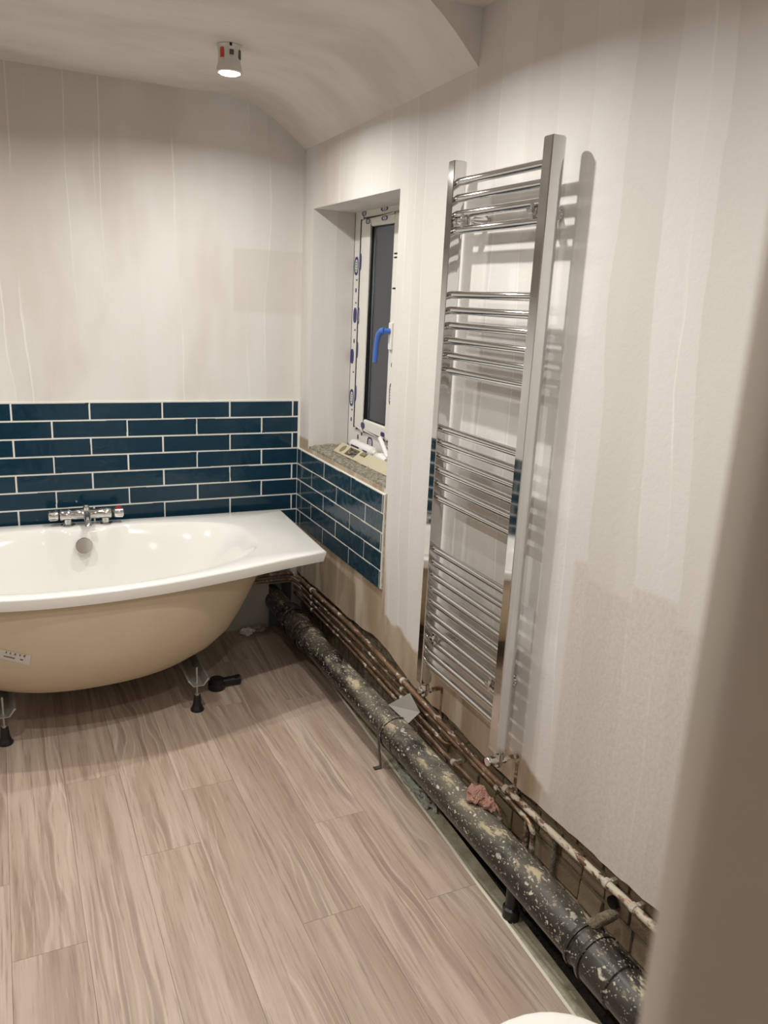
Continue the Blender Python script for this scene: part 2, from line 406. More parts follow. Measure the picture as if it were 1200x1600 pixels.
# walls
def grid_wall(bm, cols_, plane, thick, openings, mi=0):
    """cols_: list of (h, zbot, ztop); plane(h,z,d) -> xyz ; openings (h0,h1,z0,z1)"""
    vd = {}
    def V(h, z):
        k = (round(h, 5), round(z, 5))
        if k not in vd: vd[k] = bm.verts.new(plane(h, z, 0))
        return vd[k]
    fs = []
    for (h0, b0, t0), (h1, b1, t1) in zip(cols_, cols_[1:]):
        op = [o for o in openings if h0 >= o[0]-1e-6 and h1 <= o[1]+1e-6]
        sp = [(b0, b1)]
        for o in op: sp += [(o[2], o[2]), (o[3], o[3])]
        sp.append((t0, t1))
        for k in range(0, len(sp), 2):
            (za, zb), (zc, zd) = sp[k], sp[k+1]
            fs.append(bm.faces.new((V(h0, za), V(h1, zb), V(h1, zd), V(h0, zc))))
    for f in fs: f.material_index = mi
    e = bmesh.ops.extrude_face_region(bm, geom=fs)
    d = Vector(plane(0, 0, thick))-Vector(plane(0, 0, 0))
    for v in [q for q in e['geom'] if isinstance(q, bmesh.types.BMVert)]: v.co += d
    for f in bm.faces:
        if f.material_index == 0 and mi: pass
WY0, WY1, WZ0, WZ1 = -.975, -.13, .930, 1.988     # window opening in the right wall
def zbot(y):
    base = [(-5.2, .29), (-2.8, .29), (-2.52, .289), (-2.38, .279), (-2.13, .274), (-1.99, .263), (-1.82, .256), (-1.7, .257), (-1.53, .272), (-1.4, .262), (-1.225, .276), (-1.14, .295), (-.98, .318), (-.8, .302), (-.6, .291), (-.41, .294), (-.16, .285), (0, .283)]
    return spline(base, y)+.006*noise.fractal(Vector((y*16, 1.3, 0)), 1., 2., 4)
hs = sorted(set(round(h, 4) for h in [-5.2+.2*k for k in range(11)]+[-3.2+.025*k for k in range(129)]+[WY0, WY1, 0.0]))
bm = bmesh.new()
grid_wall(bm, [(y, zbot(y), 2.5) for y in hs], lambda h, z, d: (d, h, z), .028, [(WY0, WY1, WZ0, WZ1)])
wall_r = struct(link('wall_right', bm, M['wall_r'], smooth=True, angle=25))
bm = bmesh.new()
grid_wall(bm, [(y, -.16, 2.5) for y in (-5.2, WY0, WY1, .0)], lambda h, z, d: (.030+d, h, z), .230, [(WY0, WY1, WZ0-.03, WZ1)])
masonry = link('masonry', bm, M['mortar'], wall_r)
# plastered reveals of the window
bm = bmesh.new()
for y0, y1 in ((WY1-.001, WY1+.012), (WY0-.012, WY0+.001)): box(bm, (.0005, y0, WZ0-.02), (.262, y1, WZ1+.01))
box(bm, (.0005, WY0-.012, WZ1-.001), (.262, WY1+.012, WZ1+.012))
link('reveal', bm, M['wall'], wall_r)
# crumbling mortar sill
bm = bmesh.new()
nx, ny = 16, 60; vs = []
for i in range(nx+1):
    row = []
    for j in range(ny+1):
        x = .004+.20*i/nx; y = WY0+.002+(WY1-WY0-.004)*j/ny
        zz = .945+.010*noise.fractal(Vector((x*34, y*34, 2)), .9, 2., 5)-(.006 if i < 2 else 0)
        row.append(bm.verts.new((x, y, zz)))
    vs.append(row)
for i in range(nx):
    for j in range(ny): bm.faces.new((vs[i][j], vs[i+1][j], vs[i+1][j+1], vs[i][j+1]))
low = [bm.verts.new((.004, v.co.y, .905)) for v in vs[0]]
for j in range(ny): bm.faces.new((vs[0][j], vs[0][j+1], low[j+1], low[j]))
sill = link('sill', bm, M['rubble'], wall_r); sill['label'] = 'bare crumbling mortar window sill'
# bricks in the open chase at the foot of the right wall
protob = None
for r in range(-1, 4):
    z0 = .080+.0755*r; y = -1.10-.05*(r % 2)-random.uniform(0, .05)
    while y > -3.35:
        ww = random.uniform(.088, .112); 
        if protob is None:
            bm = bmesh.new(); box(bm, (-.5, -.5, -.5), (.5, .5, .5)); bmesh.ops.bevel(bm, geom=bm.edges[:], offset=.045, segments=1, affect='EDGES')
            for v in bm.verts: v.co += noise.noise_vector(v.co*2.3)*.05
            bm.normal_update(); protob = bpy.data.meshes.new('brick'); bm.to_mesh(protob); bm.free(); protob.materials.append(M['brick'])
        o = bpy.data.objects.new('brick', protob); C.objects.link(o); o.parent = wall_r
        o.scale = (.020, ww-.007, .067); o.location = (.031+random.uniform(-.003, .003), y-ww/2, z0+.0375+random.uniform(-.002, .002)); o.rotation_euler = (random.uniform(-.03, .03), random.uniform(-.04, .04), random.uniform(-.03, .03))
        y -= ww

# back wall
bm = bmesh.new()
box(bm, (XL-.02, 0, -.16), (-.143, .25, 2.5)); box(bm, (-.143, 0, .225), (.33, .25, 2.5)); box(bm, (-.143, .16, -.16), (.33, .25, .225)); box(bm, (-.025, 0, -.16), (.33, .16, .225))
wall_b = struct(link('wall_back', bm, M['wall_b']))
bm = bmesh.new(); box(bm, (XL, YF-1.8, -.16), (XL-.1, .02, 2.5)); wall_l = struct(link('wall_left', bm, M['wall']))
JX = -1.086
bm = bmesh.new()
box(bm, (JX, YF-.02, 0), (.0, YF-.24, 2.5)); box(bm, (XL, YF-.02, 0), (-1.92, YF-.24, 2.5)); box(bm, (-1.92, YF-.02, 2.05), (JX, YF-.24, 2.5))
struct(link('wall_front', bm, M['wall']))
# plastered corner of the doorway: chamfered edge right in front of the lens
bm = bmesh.new()
pr = [(-1.071, -3.400), (-1.0735, -3.4005), (-1.0765, -3.403), (-1.088, -3.4225), (-1.090, -3.427), (-1.0905, -3.432), (-1.0905, -3.64), (-.99, -3.64), (-.99, -3.400)]
rings = [[bm.verts.new((x, y, z)) for x, y in pr] for z in (0, 2.05)]
skin(bm, rings); struct(link('trim_2', bm, M['jamb'], smooth=True, angle=40))
bm = bmesh.new(); box(bm, (XL, -5.2, -.16), (.3, -5.1, 2.5)); struct(link('wall_hall', bm, M['hall']))

# ceiling with the sloping soffit over the window
bm = bmesh.new()
box(bm, (XL, -5.2, CEIL), (.05, .05, CEIL+.12))
YC = -1.4365
pa = [(.01, 2.232), (0, 2.240), (-.08, 2.305), (-.15, 2.352), (-.21, 2.383), (-.28, 2.402), (-.36, 2.4101)]
pb = [(.01, 2.254), (0, 2.263), (-.08, 2.337), (-.13, 2.377), (-.165, 2.400), (-.20, 2.4095), (-.24, 2.4101)]
nY = 14; rings = []
for k in range(nY+1):
    t = k/nY; y = .01+(YC-.01)*t
    t2 = t**1.5
    rr = [(a[0]*(1-t2)+b[0]*t2, a[1]*(1-t2)+b[1]*t2) for a, b in zip(pa, pb)]
    rings.append([bm.verts.new((x, y, z)) for x, z in rr]+[bm.verts.new((rr[-1][0], y, CEIL+.02)), bm.verts.new((.01, y, CEIL+.02))])
skin(bm, rings)
ceiling = struct(link('ceiling', bm, M['ceil'], smooth=True, angle=45))

# ------------------------------------------------------------ metro tiles (parts of the walls)
ZT, TH, TW, S0 = 1.1394, .075836, .303, .03782
gw = .0040
bm = bmesh.new(); box(bm, (-.5, -.5, -.5), (.5, .5, .5)); bmesh.ops.bevel(bm, geom=[e for e in bm.edges], offset=.02, segments=2, affect='EDGES')
tile_me = bpy.data.meshes.new('tile'); bm.to_mesh(tile_me); bm.free(); tile_me.materials.append(M['tile'])
tile_mh = tile_me.copy(); tile_mh.materials.clear(); tile_mh.materials.append(M['tileh'])
for me in (tile_me, tile_mh): me.polygons.foreach_set('use_smooth', [True]*len(me.polygons)); me.set_sharp_from_angle(angle=math.radians(20))
# the mesh is baked to a full tile: bevel must not stretch, so rebuild at true size
def tile_mesh(L, mat):
    bm = bmesh.new(); box(bm, (-L/2, -.005, -(TH-gw)/2), (L/2, .005, (TH-gw)/2))
    bmesh.ops.bevel(bm, geom=[e for e in bm.edges if all(v.co.y < 0 for v in e.verts)], offset=.0016, segments=2, affect='EDGES')
    me = bpy.data.meshes.new('tile'); bm.to_mesh(me); bm.free(); me.materials.append(mat)
    return me
cache = {}
def tile(L, mat, loc, rz, par):
    k = (round(L, 4), mat.name)
    if k not in cache: cache[k] = tile_mesh(L, mat)
    o = bpy.data.objects.new('tile', cache[k]); C.objects.link(o); o.parent = par; o.location = loc
    o.rotation_euler = (random.uniform(-.006, .006), random.uniform(-.0025, .0025), rz+random.uniform(-.0035, .0035)); return o
bm = bmesh.new(); box(bm, (XL, -.0098, ZT-8*TH-.002), (0, .001, ZT+.002)); box(bm, (XL, -.0105, ZT-.001), (0, .001, ZT+.003))
link('grout', bm, M['grout'], wall_b)
for r in range(8):
    z = ZT-(r+.5)*TH; x = -.008; nxt = -S0 if r % 2 == 0 else -(S0+TW/2)
    while x > XL+.03:
        a, b = nxt, x; a = max(a, XL+.002)
        if b-a > .012: tile(b-a-gw, M['tile'], ((a+b)/2, -.006, z), 0, wall_b)
        x = nxt; nxt -= TW
YE = -.985                                                  # right end of the tiles under the window
bm = bmesh.new(); box(bm, (-.0096, YE, ZT-8*TH+.003), (.001, -.001, ZT-3*TH+.001)); link('grout', bm, M['grout'], wall_r)
bm = bmesh.new(); box(bm, (-.004, YE-.006, ZT-8*TH+.0), (.001, YE, ZT-3*TH+.004)); link('adhesive', bm, M['adhesive'], wall_r)
for r in range(3, 8):
    z = ZT-(r+.5)*TH; y = -.012; nxt = -.0635 if r % 2 else -.215
    while y > YE+.008:
        a, b = max(nxt, YE), y
        if b-a > .012: tile(b-a-gw, M['tileh'], (-.006, (a+b)/2, z), -PI/2, wall_r)
        y = nxt; nxt -= TW

# ------------------------------------------------------------ window
win = struct(bpy.data.objects.new('window_1', None)); C.objects.link(win); win.location = (.2, -.55, .95)
def wpart(name, bm, m, par=win, **k):
    o = link(name, bm, m, par, **k)
    if par is win: o.matrix_parent_inverse = Matrix.Translation((-.2, .55, -.95))
    return o
def frame_ring(bm, y0, y1, z0, z1, wl, wr, wb, wt, xa, xb):
    box(bm, (xa, y1-wl, z0), (xb, y1, z1)); box(bm, (xa, y0, z0), (xb, y0+wr, z1))
    box(bm, (xa, y0+wr, z0), (xb, y1-wl, z0+wb)); box(bm, (xa, y0+wr, z1-wt), (xb, y1-wl, z1))
FX = .200
bm = bmesh.new(); frame_ring(bm, -.985, -.118, .945, 1.995, .100, .06, .088, .034, FX, FX+.06); box(bm, (FX, -.70, 1.03), (FX+.06, -.64, 1.965))
wpart('frame', bm, M['upvc'], bevel=.006)
bm = bmesh.new(); frame_ring(bm, -.640, -.222, 1.036, 1.958, .010, .010, .008, .008, FX+.012, FX+.03); wpart('gasket', bm, M['gasket'])
bm = bmesh.new(); frame_ring(bm, -.632, -.228, 1.043, 1.952, .100, .072, .052, .034, FX-.014, FX+.012)
wpart('sash', bm, M['upvc'], bevel=.008, seg=3)
bm = bmesh.new(); frame_ring(bm, -.562, -.326, 1.093, 1.920, .006, .004, .004, .006, FX-.006, FX+.004); box(bm, (FX-.0145, -.2285, 1.043), (FX, -.2225, 1.952)); box(bm, (FX-.002, -.1315, .945), (FX+.01, -.127, 1.99)); wpart('glazing_seal', bm, M['gasket'])
bm = bmesh.new(); box(bm, (FX+.000, -.565, 1.09), (FX+.006, -.322, 1.925)); wpart('pane', bm, M['glass'])
bm = bmesh.new(); box(bm, (FX+.012, -.93, 1.03), (FX+.018, -.695, 1.965)); wpart('pane', bm, M['glass'])
# handle, wrapped in blue film
bm = bmesh.new(); box(bm, (FX-.026, -.600, 1.42), (FX-.014, -.572, 1.53))
hnd = wpart('handle', bm, M['white'], bevel=.004)
bm = bmesh.new(); tube(bm, [(FX-.026, -.586, 1.495), (FX-.052, -.584, 1.495)], .012, 12)
tube(bm, [(FX-.05, -.588, 1.497), (FX-.056, -.570, 1.495), (FX-.058, -.548, 1.478), (FX-.058, -.534, 1.445), (FX-.058, -.527, 1.40), (FX-.057, -.522, 1.365)], [.013, .013, .012, .010, .010, .009], 12)
o = link('lever', bm, M['bluefilm'], hnd, smooth=True, angle=60); o.matrix_parent_inverse = Matrix.Identity(4); o['label'] = 'lever wrapped in blue film'
# printed protective film marks
def mark(y, z, a, b, x=FX-.0008, ring=True, rot=0, m='film'):
    bm = bmesh.new(); n = 20; out = []
    for k in range(n):
        t = 2*PI*k/n; c, s = math.cos(t), math.sin(t); e = .75
        out.append((math.copysign(abs(c)**e, c)*a, math.copysign(abs(s)**e, s)*b))
    def P(p): return (x, y+p[0], z+p[1])
    o_ = [bm.verts.new(P(p)) for p in out]
    if ring:
        i_ = [bm.verts.new(P((p[0]*.58, p[1]*.70))) for p in out]
        for k in range(n): bm.faces.new((o_[k], o_[(k+1) % n], i_[(k+1) % n], i_[k]))
        for q in (-.45, -.15, .15, .42):
            zz = z+b*.62*q/.5*.75; quad(bm, [(x, y-a*.25, zz-b*.06), (x, y+a*.25, zz-b*.03), (x, y+a*.25, zz+b*.05), (x, y-a*.25, zz+b*.07)])
    else: bm.faces.new(o_)
    wpart('film_mark', bm, M[m])
for z in (1.76, 1.17): mark(-.160, z, .024, .040)
mark(-.165, 1.545, .020, .034, ring=False); mark(-.148, 1.36, .020, .034, ring=False)
for z in (1.655, 1.43, 1.07): mark(-.165, z, .007, .010, ring=False)
for z in (1.70, 1.60, 1.48, 1.29, 1.115): mark(-.170, z, .007, .004, ring=False)
for z in (1.775, 1.545, 1.395, 1.20): mark(-.238, z, .009, .036, x=FX-.0148, ring=(z == 1.545))
for y, z, a, b in ((-.225, 1.978, .024, .010), (-.43, 1.982, .034, .009)): mark(y, z, a, b)
for y, z, a, b in ((-.300, 1.940, .022, .011), (-.465, 1.942, .030, .009)): mark(y, z, a, b, x=FX-.0148)
mark(-.33, 1.066, .022, .014, x=FX-.0148, ring=False); mark(-.54, 1.06, .020, .010, x=FX-.0148, ring=False)
mark(-.385, .995, .030, .026); mark(-.25, 1.0, .008, .012, ring=False); mark(-.56, .99, .012, .018, ring=False); mark(-.29, 1.02, .008, .008, ring=False)
mark(-.598, 1.24, .013, .045, x=FX-.0148); mark(-.60, 1.36, .009, .010, x=FX-.0148, ring=False)
for z in (1.80, 1.785, 1.665): mark(-.59, z, .022, .0035, x=FX-.0148, ring=False, m='gasket')

# ------------------------------------------------------------ bath
BZ, FH, BR, BY = .628, .045, -2.2, -.043
bath = empty('bath', (-.985, BY, 0), 'white bow-fronted bath with bare cream shell, standing loose on adjustable feet', 'bath', rz=math.radians(BR))
FR = [(-.82, .730), (-.6, .825), (-.31, .887), (-.1, .901), (.191, .869), (.504, .785), (.69, .722), (.873, .668)]
def front(u): return spline(FR, max(-.82, min(.873, u)))
def sup(c, e): return math.copysign(abs(c)**e, c)
UC, HU = -.03, .66
def oval(n, hu, eb, vb, vf, z, uc=UC, e=.62):
    ring = []
    for k in range(n):
        t = 2*PI*k/n; p = 2/e; q = (abs(math.cos(t))**p+abs(math.sin(t))**p)**(-1/p); u = uc+hu*q*math.cos(t); s = q*math.sin(t)
        b = vb; f = front(u)-vf; mid, half = (b+f)/2, (f-b)/2
        ring.append((u, -(mid+half*s), z))
    return ring
n = 144
def rect_ring(n, z, inset=0):
    """outer rim outline matched in angle with the oval"""
    ring = []
    for k in range(n):
        t = 2*PI*k/n; c, s = math.cos(t), math.sin(t); m = max(abs(c), abs(s)); c, s = c/m, s/m
        u = .026+.85*c; u = max(-.82+inset, min(.873-inset, u))
        b, f = inset, front(u)-inset; ring.append((u, -((b+f)/2+(f-b)/2*s), z))
    return ring
bm = bmesh.new()
defs = [rect_ring(n, BZ-FH, .022), rect_ring(n, BZ-FH, .010), rect_ring(n, BZ-.008), rect_ring(n, BZ-.0025, .002), rect_ring(n, BZ, .008)]
defs += [oval(n, HU+.02, 0, .078, .050, BZ, e=.6), oval(n, HU+.005, 0, .086, .058, BZ-.003, e=.6), oval(n, HU-.01, 0, .093, .066, BZ-.014, e=.61)]
for z, hu, vb, vf, e in ((.56, .60, .112, .085, .64), (.48, .545, .132, .112, .68), (.38, .485, .155, .145, .72), (.29, .425, .185, .19, .78), (.23, .37, .23, .245, .84), (.205, .29, .30, .32, .9), (.20, .16, .40, .43, .95)):
    defs.append(oval(n, hu, 0, vb, vf, z, e=e))
# raise/lower waist: a flat tap landing is pushed slightly into the basin at the back
rings = []
for i, d in enumerate(defs):
    rg = []
    for (u, v, z) in d:
        if 5 <= i <= 11 and v > -.45:
            k = math.exp(-((u+.012)/(.135-.006*(i-5)))**8)*(.034 if i < 8 else .034-.008*(i-7))
            v -= max(0, k)*max(0, 1-(-v-.08)/.3)
        rg.append(bm.verts.new((u, v, z)))
    rings.append(rg)
skin(bm, rings, cap=False); bm.faces.new(rings[-1])
tub = link('tub', bm, M['enamel'], bath, smooth=True, angle=60)
bm = bmesh.new()
sh = []
for z, hu, vb, vf, e in ((.585, .700, .05, .030, .58), (.53, .682, .06, .036, .60), (.44, .640, .075, .052, .64), (.36, .600, .09, .072, .68), (.29, .560, .11, .098, .72), (.235, .505, .14, .135, .77), (.19, .43, .18, .185, .82), (.162, .35, .24, .24, .88), (.150, .25, .31, .32, .92)):
    sh.append([bm.verts.new(p) for p in oval(n, hu, 0, vb, vf, z, e=e)])
skin(bm, sh, cap=False); bm.faces.new(sh[-1])
bm.normal_update(); bmesh.ops.recalc_face_normals(bm, faces=bm.faces); bvh = BVHTree.FromBMesh(bm)
shell = link('shell', bm, M['cream'], bath, smooth=True, angle=60)
# paper sticker on the shell
bath_m = Matrix.Translation(bath.location) @ Matrix.Rotation(math.radians(BR), 4, 'Z'); inv = bath_m.inverted()
def on_shell(p, off):
    q, nn, _, _ = bvh.find_nearest(inv @ Vector(p)); 
    if nn.y > 0: nn = -nn
    return q+nn*off
A, B, D = Vector((-1.331, -.80, .447)), Vector((-1.236, -.80, .418)), Vector((-1.342, -.80, .405))
def patch(u0, u1, v0, v1, off, m, name, par, nu=4, nv=2):
    bm = bmesh.new(); vs = [[bm.verts.new(on_shell(A+(B-A)*(u0+(u1-u0)*i/nu)+(D-A)*(v0+(v1-v0)*j/nv), off)) for j in range(nv+1)] for i in range(nu+1)]
    for i in range(nu):
        for j in range(nv): bm.faces.new((vs[i][j], vs[i+1][j], vs[i+1][j+1], vs[i][j+1]))
    return link(name, bm, m, par)
st = patch(0, 1, 0, 1, .0012, M['paper'], 'sticker', bath); st['label'] = 'small white paper sticker'
for u in (.22, .36, .50, .65, .79): patch(u, u+.045, .08, .30, .0018, M['ink'], 'print', st, 1, 1)
patch(.2, .55, .55, .68, .0018, M['ink'], 'print', st, 2, 1); patch(.70, .80, .55, .70, .0018, M['ink'], 'print', st, 1, 1)
# steel cross bars and feet
for X in (-.660, -1.353, -1.70):
    for Y in (-.710, -.25):
        p = inv @ Vector((X, Y, 0))
        bm = bmesh.new(); lathe(bm, [(.0, 0), (.026, 0), (.027, .006), (.022, .014), (.0165, .030), (.0135, .060), (.012, .066), (0, .066)], p, seg=20)
        ft = link('foot', bm, M['rubber'], bath, smooth=True, angle=50)
        bm = bmesh.new(); tube(bm, [p+Vector((0, 0, .06)), p+Vector((0, 0, .185))], .0042, 10); link('threaded_rod', bm, M['steel'], ft, smooth=True)
        for za, ra_ in ((.108, .0105), (.066, .0095)):
            bm = bmesh.new(); lathe(bm, [(0, za), (ra_, za), (ra_, za+.009), (0, za+.009)], p, seg=6); link('nut', bm, M['steel'], ft)
    a, b = inv @ Vector((X, -.74, .118)), inv @ Vector((X, -.20, .118))
    bm = bmesh.new()
    prof = [(-.042, .030), (-.036, .030), (-.018, .002), (.018, .002), (.036, .030), (.042, .030), (.042, .027), (.020, -.001), (-.020, -.001), (-.042, .027)]
    skin(bm, [[bm.verts.new((q.x+dx, q.y, q.z+dz)) for dx, dz in prof] for q in (a, b)])
    link('support_bar', bm, M['steel'], bath)
# overflow
bm = bmesh.new(); lathe(bm, [(0, -.016), (.033, -.016), (.036, -.012), (.036, 0), (.030, .004), (0, .004)], (0, 0, 0), axis='y', seg=28)
ov = link('overflow', bm, M['chrome'], bath, smooth=True, angle=50); ov.location = (-.020, -.150, .562); ov.rotation_euler = (math.radians(-14), 0, 0)

# ------------------------------------------------------------ bath mixer tap
tap = empty('mixer_tap', (-.985, BY, BZ), 'chrome bath mixer bar with two knobs on the back rim of the bath', 'tap', rz=math.radians(BR))
TY, TZ = -.058, .048
bm = bmesh.new(); lathe(bm, [(0, -.105), (.021, -.105), (.0235, -.100), (.0235, -.062), (.021, -.058), (.021, .055), (.0235, .060), (.0235, .095), (.021, .100), (0, .100)], (0, TY, TZ), axis='x', seg=28)
link('body', bm, M['chrome'], tap, smooth=True, angle=40)
for s in (-1, 1):
    bm = bmesh.new(); lathe(bm, [(0, .112), (.019, .112), (.0215, .116), (.0195, .130), (.0215, .144), (.018, .150), (0, .150)], (0, TY, TZ), axis='x', seg=24)
    if s < 0:
        for v in bm.verts: v.co.x = -v.co.x
    for k in range(4):
        a = PI/4+k*PI/2; tube(bm, [(s*.118, TY+.020*math.cos(a), TZ+.020*math.sin(a)), (s*.146, TY+.021*math.cos(a), TZ+.021*math.sin(a))], .0045, 8)
    kn = link('knob', bm, M['chrome'], tap, smooth=True, angle=40)
    bm = bmesh.new(); lathe(bm, [(0, .104), (.017, .104), (.017, .113), (0, .113)], (0, TY, TZ), axis='x', seg=20)
    if s < 0:
        for v in bm.verts: v.co.x = -v.co.x
    link('seal_ring', bm, M['rubber'], kn)
    if s > 0:
        bm = bmesh.new(); box(bm, (.120, TY-.010, TZ+.0195), (.140, TY+.008, TZ+.0245)); link('red_mark', bm, M['redcap'], kn)  # small red accent on the right knob
    bm = bmesh.new(); lathe(bm, [(0, 0), (.029, 0), (.029, .005), (.0165, .009), (.015, .045), (0, .045)], (s*.075, TY, .0005), seg=24); link('pillar', bm, M['chrome'], tap, smooth=True, angle=40)
bm = bmesh.new(); tube(bm, [(0, TY, TZ), (0, TY-.05, TZ-.002), (0, TY-.085, TZ-.012), (0, TY-.10, TZ-.03)], [.017, .015, .013, .013], 16); link('spout', bm, M['chrome'], tap, smooth=True, angle=50)
bm = bmesh.new(); lathe(bm, [(0, .015), (.013, .015), (.013, .030), (.009, .034), (.011, .040), (0, .041)], (0, TY, TZ), seg=18); link('diverter', bm, M['chrome'], tap, smooth=True, angle=40)

# ------------------------------------------------------------ towel radiator
RX = -.074; YN, YFAR = -1.911, -1.500      # inner faces of the two uprights
rad = empty('towel_radiator', (0, -1.705, .39), 'tall chrome ladder towel radiator fixed to the right wall', 'radiator')
def rpart(name, bm, m, par=rad, **k):
    o = link(name, bm, m, par, **k)
    if par is rad: o.matrix_parent_inverse = Matrix.Translation((0, 1.705, -.39))
    return o
def upright(y0, y1, z0, z1):
    bm = bmesh.new(); xf, xs, xb = -.094, -.066, -.046; ym = (y0+y1)/2; h = (y1-y0)/2
    pr = [(xf, ym-h+.002), (xf, ym+h-.002), (xf+.002, ym+h), (xs, ym+h)]
    for k in range(1, 10):
        a = PI*k/10; pr.append((xs+(xb-xs)*math.sin(a), ym+h*math.cos(a)))
    pr += [(xs, ym-h), (xf+.002, ym-h)]
    cx, cy = -.07, ym
    rg = [[bm.verts.new((cx+(x-cx)*s, cy+(y-cy)*s, z)) for x, y in pr] for z, s in ((z0, .9), (z0+.003, 1), (z1-.004, 1), (z1-.001, .93), (z1, .85))]
    skin(bm, rg); return bm
rpart('upright', upright(YFAR, YFAR+.034, .392, 2.003), M['chrome'], smooth=True, angle=30)
rpart('upright', upright(YN-.036, YN, .392, 2.003), M['chrome'], smooth=True, angle=30)
zs = []
for a, b, c in ((1.9462, 1.8166, 4), (1.6399, 1.4223, 6), (1.2455, 1.0297, 6), (.8613, .4673, 10)):
    zs += [a+(b-a)*k/(c-1) for k in range(c)]
bm = bmesh.new(); L = YFAR-YN+.004
tube(bm, [(0, -L/2, 0), (0, L/2, 0)], .0112, 20)
rung = rpart('rung', bm, M['chrome'], smooth=True, angle=50); rung.location = (RX, (YN+YFAR)/2, zs[0])
for z in zs[1:]:
    o = rung.copy(); C.objects.link(o); o.parent = rad; o.matrix_parent_inverse = rung.matrix_parent_inverse.copy(); o.location = (RX, (YN+YFAR)/2, z)
for y, z in ((-1.545, 1.842), (-1.875, 1.842), (-1.545, .575), (-1.875, .575)):
    bm = bmesh.new(); lathe(bm, [(0, -.001), (.0185, -.001), (.0185, -.005), (.0135, -.008), (.0125, -.042), (.0150, -.046), (.0150, -.070), (.013, -.073), (0, -.074)], (0, y, z), axis='x', seg=22)
    br = rpart('wall_bracket', bm, M['chrome'], smooth=True, angle=40)
    bm = bmesh.new(); box(bm, (-.086, y-.008, z-.020), (-.062, y+.008, z+.020)); box(bm, (-.094, y-.012, z-.006), (-.080, y+.012, z+.006)); link('clamp', bm, M['chrome'], br, bevel=.003).matrix_parent_inverse = Matrix.Identity(4)
for y, s in ((YFAR+.017, 1), (YN-.018, 1)):
    far = y > -1.7
    bm = bmesh.new(); c = Vector((-.068, y, 0))
    lathe(bm, [(0, .394), (.0125, .394), (.0125, .386), (.0165, .384), (.0165, .366), (.0125, .362), (.0125, .345), (.008, .338), (0, .337)], c, seg=18)
    vl = rpart('valve', bm, M['chrome'], smooth=True, angle=35)
    bm = bmesh.new(); lathe(bm, [(0, -.045), (.0115, -.045), (.0115, -.068), (0, -.068)], (0, y, .358), axis='x', seg=6); link('tail_nut', bm, M['chrome'], vl)
    if not far:
        bm = bmesh.new(); lathe(bm, [(0, -.070), (.0135, -.070), (.0145, -.080), (.0145, -.104), (.012, -.108), (0, -.108)], (0, y, .362), axis='x', seg=20)
    else:
        bm = bmesh.new(); lathe(bm, [(0, -.070), (.0135, -.070), (.0135, -.086), (.009, -.092), (0, -.092)], (0, y, .362), axis='x', seg=20)
    link('valve_cap', bm, M['chrome'], vl, smooth=True, angle=40)
    zt = zbot(y)
    bm = bmesh.new(); tube(bm, path([(-.05, y, .358), (.003, y, .358), (.003, y, .262)], .02)+[Vector((.003, y-.002, .24))], .0075, 14)
    rpart('tail_pipe', bm, M['copper'], smooth=True, angle=60)

# ------------------------------------------------------------ black soil pipe along the wall
soil = empty('soil_pipe', (-.109, -1.7, .085), 'fat black waste pipe splattered with plaster along the foot of the right wall', 'pipe')
def spart(name, bm, m, par=soil, **k):
    o = link(name, bm, m, par, **k)
    if par is soil: o.matrix_parent_inverse = Matrix.Translation((.109, 1.7, -.085))
    return o
SC = (-.109, .140)
def ax(y): return Vector((-.109-.004*math.sin((y+1.4)*2.2), y, .140-.004*math.sin((y+.5)*1.6)))
def sweep(bm, y0, y1, r, step=.05, seg=32):
    k = max(2, int(abs(y1-y0)/step)); pts = [ax(y0+(y1-y0)*i/k) for i in range(k+1)]; tube(bm, pts, r, seg)
for y0, y1, r in ((.12, -1.395, .0525), (-1.37, -2.415, .0545), (-2.40, -3.38, .055)):
    bm = bmesh.new(); sweep(bm, y0, y1, r); spart('pipe_section', bm, M['soil'], smooth=True, angle=50)
def collar(y0, y1, r0, lip=.004):
    bm = bmesh.new(); ys_ = [y0, y0, y0-.006, y0-.012, y0-.013, y1+.004, y1]; rs = [.05, r0+lip-.002, r0+lip, r0+lip, r0, r0-.001, .054]
    rings = []
    for y, r in zip(ys_, rs):
        c = ax(y); rings.append([bm.verts.new((c.x+r*math.cos(2*PI*k/32), y, c.z+r*math.sin(2*PI*k/32))) for k in range(32)])
    skin(bm, rings); return bm
for y0, y1, r0 in ((-1.36, -1.44, .0585), (-2.385, -2.405, .0575), (-2.43, -2.53, .0600), (-.50, -.56, .060), (-.36, -.43, .0605), (-.20, -.28, .061)):
    spart('collar', collar(y0, y1, r0), M['soil'], smooth=True, angle=35)
# strap bracket at the first socket, foot turned out on the floor edge
bm = bmesh.new()
yb = -1.345; pts = []
c = ax(yb)
for k in range(9):
    a = math.radians(35+150*k/8); pts.append((c.x+.060*math.cos(a), c.z+.060*math.sin(a)))
pts = [(c.x+.058*math.cos(math.radians(a)), c.z+.058*math.sin(math.radians(a))) for a in (140, 155, 170, 185, 200)]
pts += [(c.x-.050, .085), (c.x-.044, .04), (c.x-.040, .012), (c.x-.042, .0035), (c.x-.060, .003), (c.x-.066, .0045)]
ra = [[bm.verts.new((x+o1, y_, z+o2)) for y_, o1, o2 in ((yb-.008, 0, 0), (yb+.008, 0, 0), (yb+.008, .002, .002), (yb-.008, .002, .002))] for x, z in pts]
skin(bm, ra); spart('strap', bm, M['strap'])
bm = bmesh.new(); lathe(bm, [(0, -.0045), (.024, -.0045), (.024, .030), (.018, .034), (.018, .10), (0, .10)], (-.118, -2.12, 0), seg=20)
spart('support_foot', bm, M['rubber'], smooth=True, angle=40)

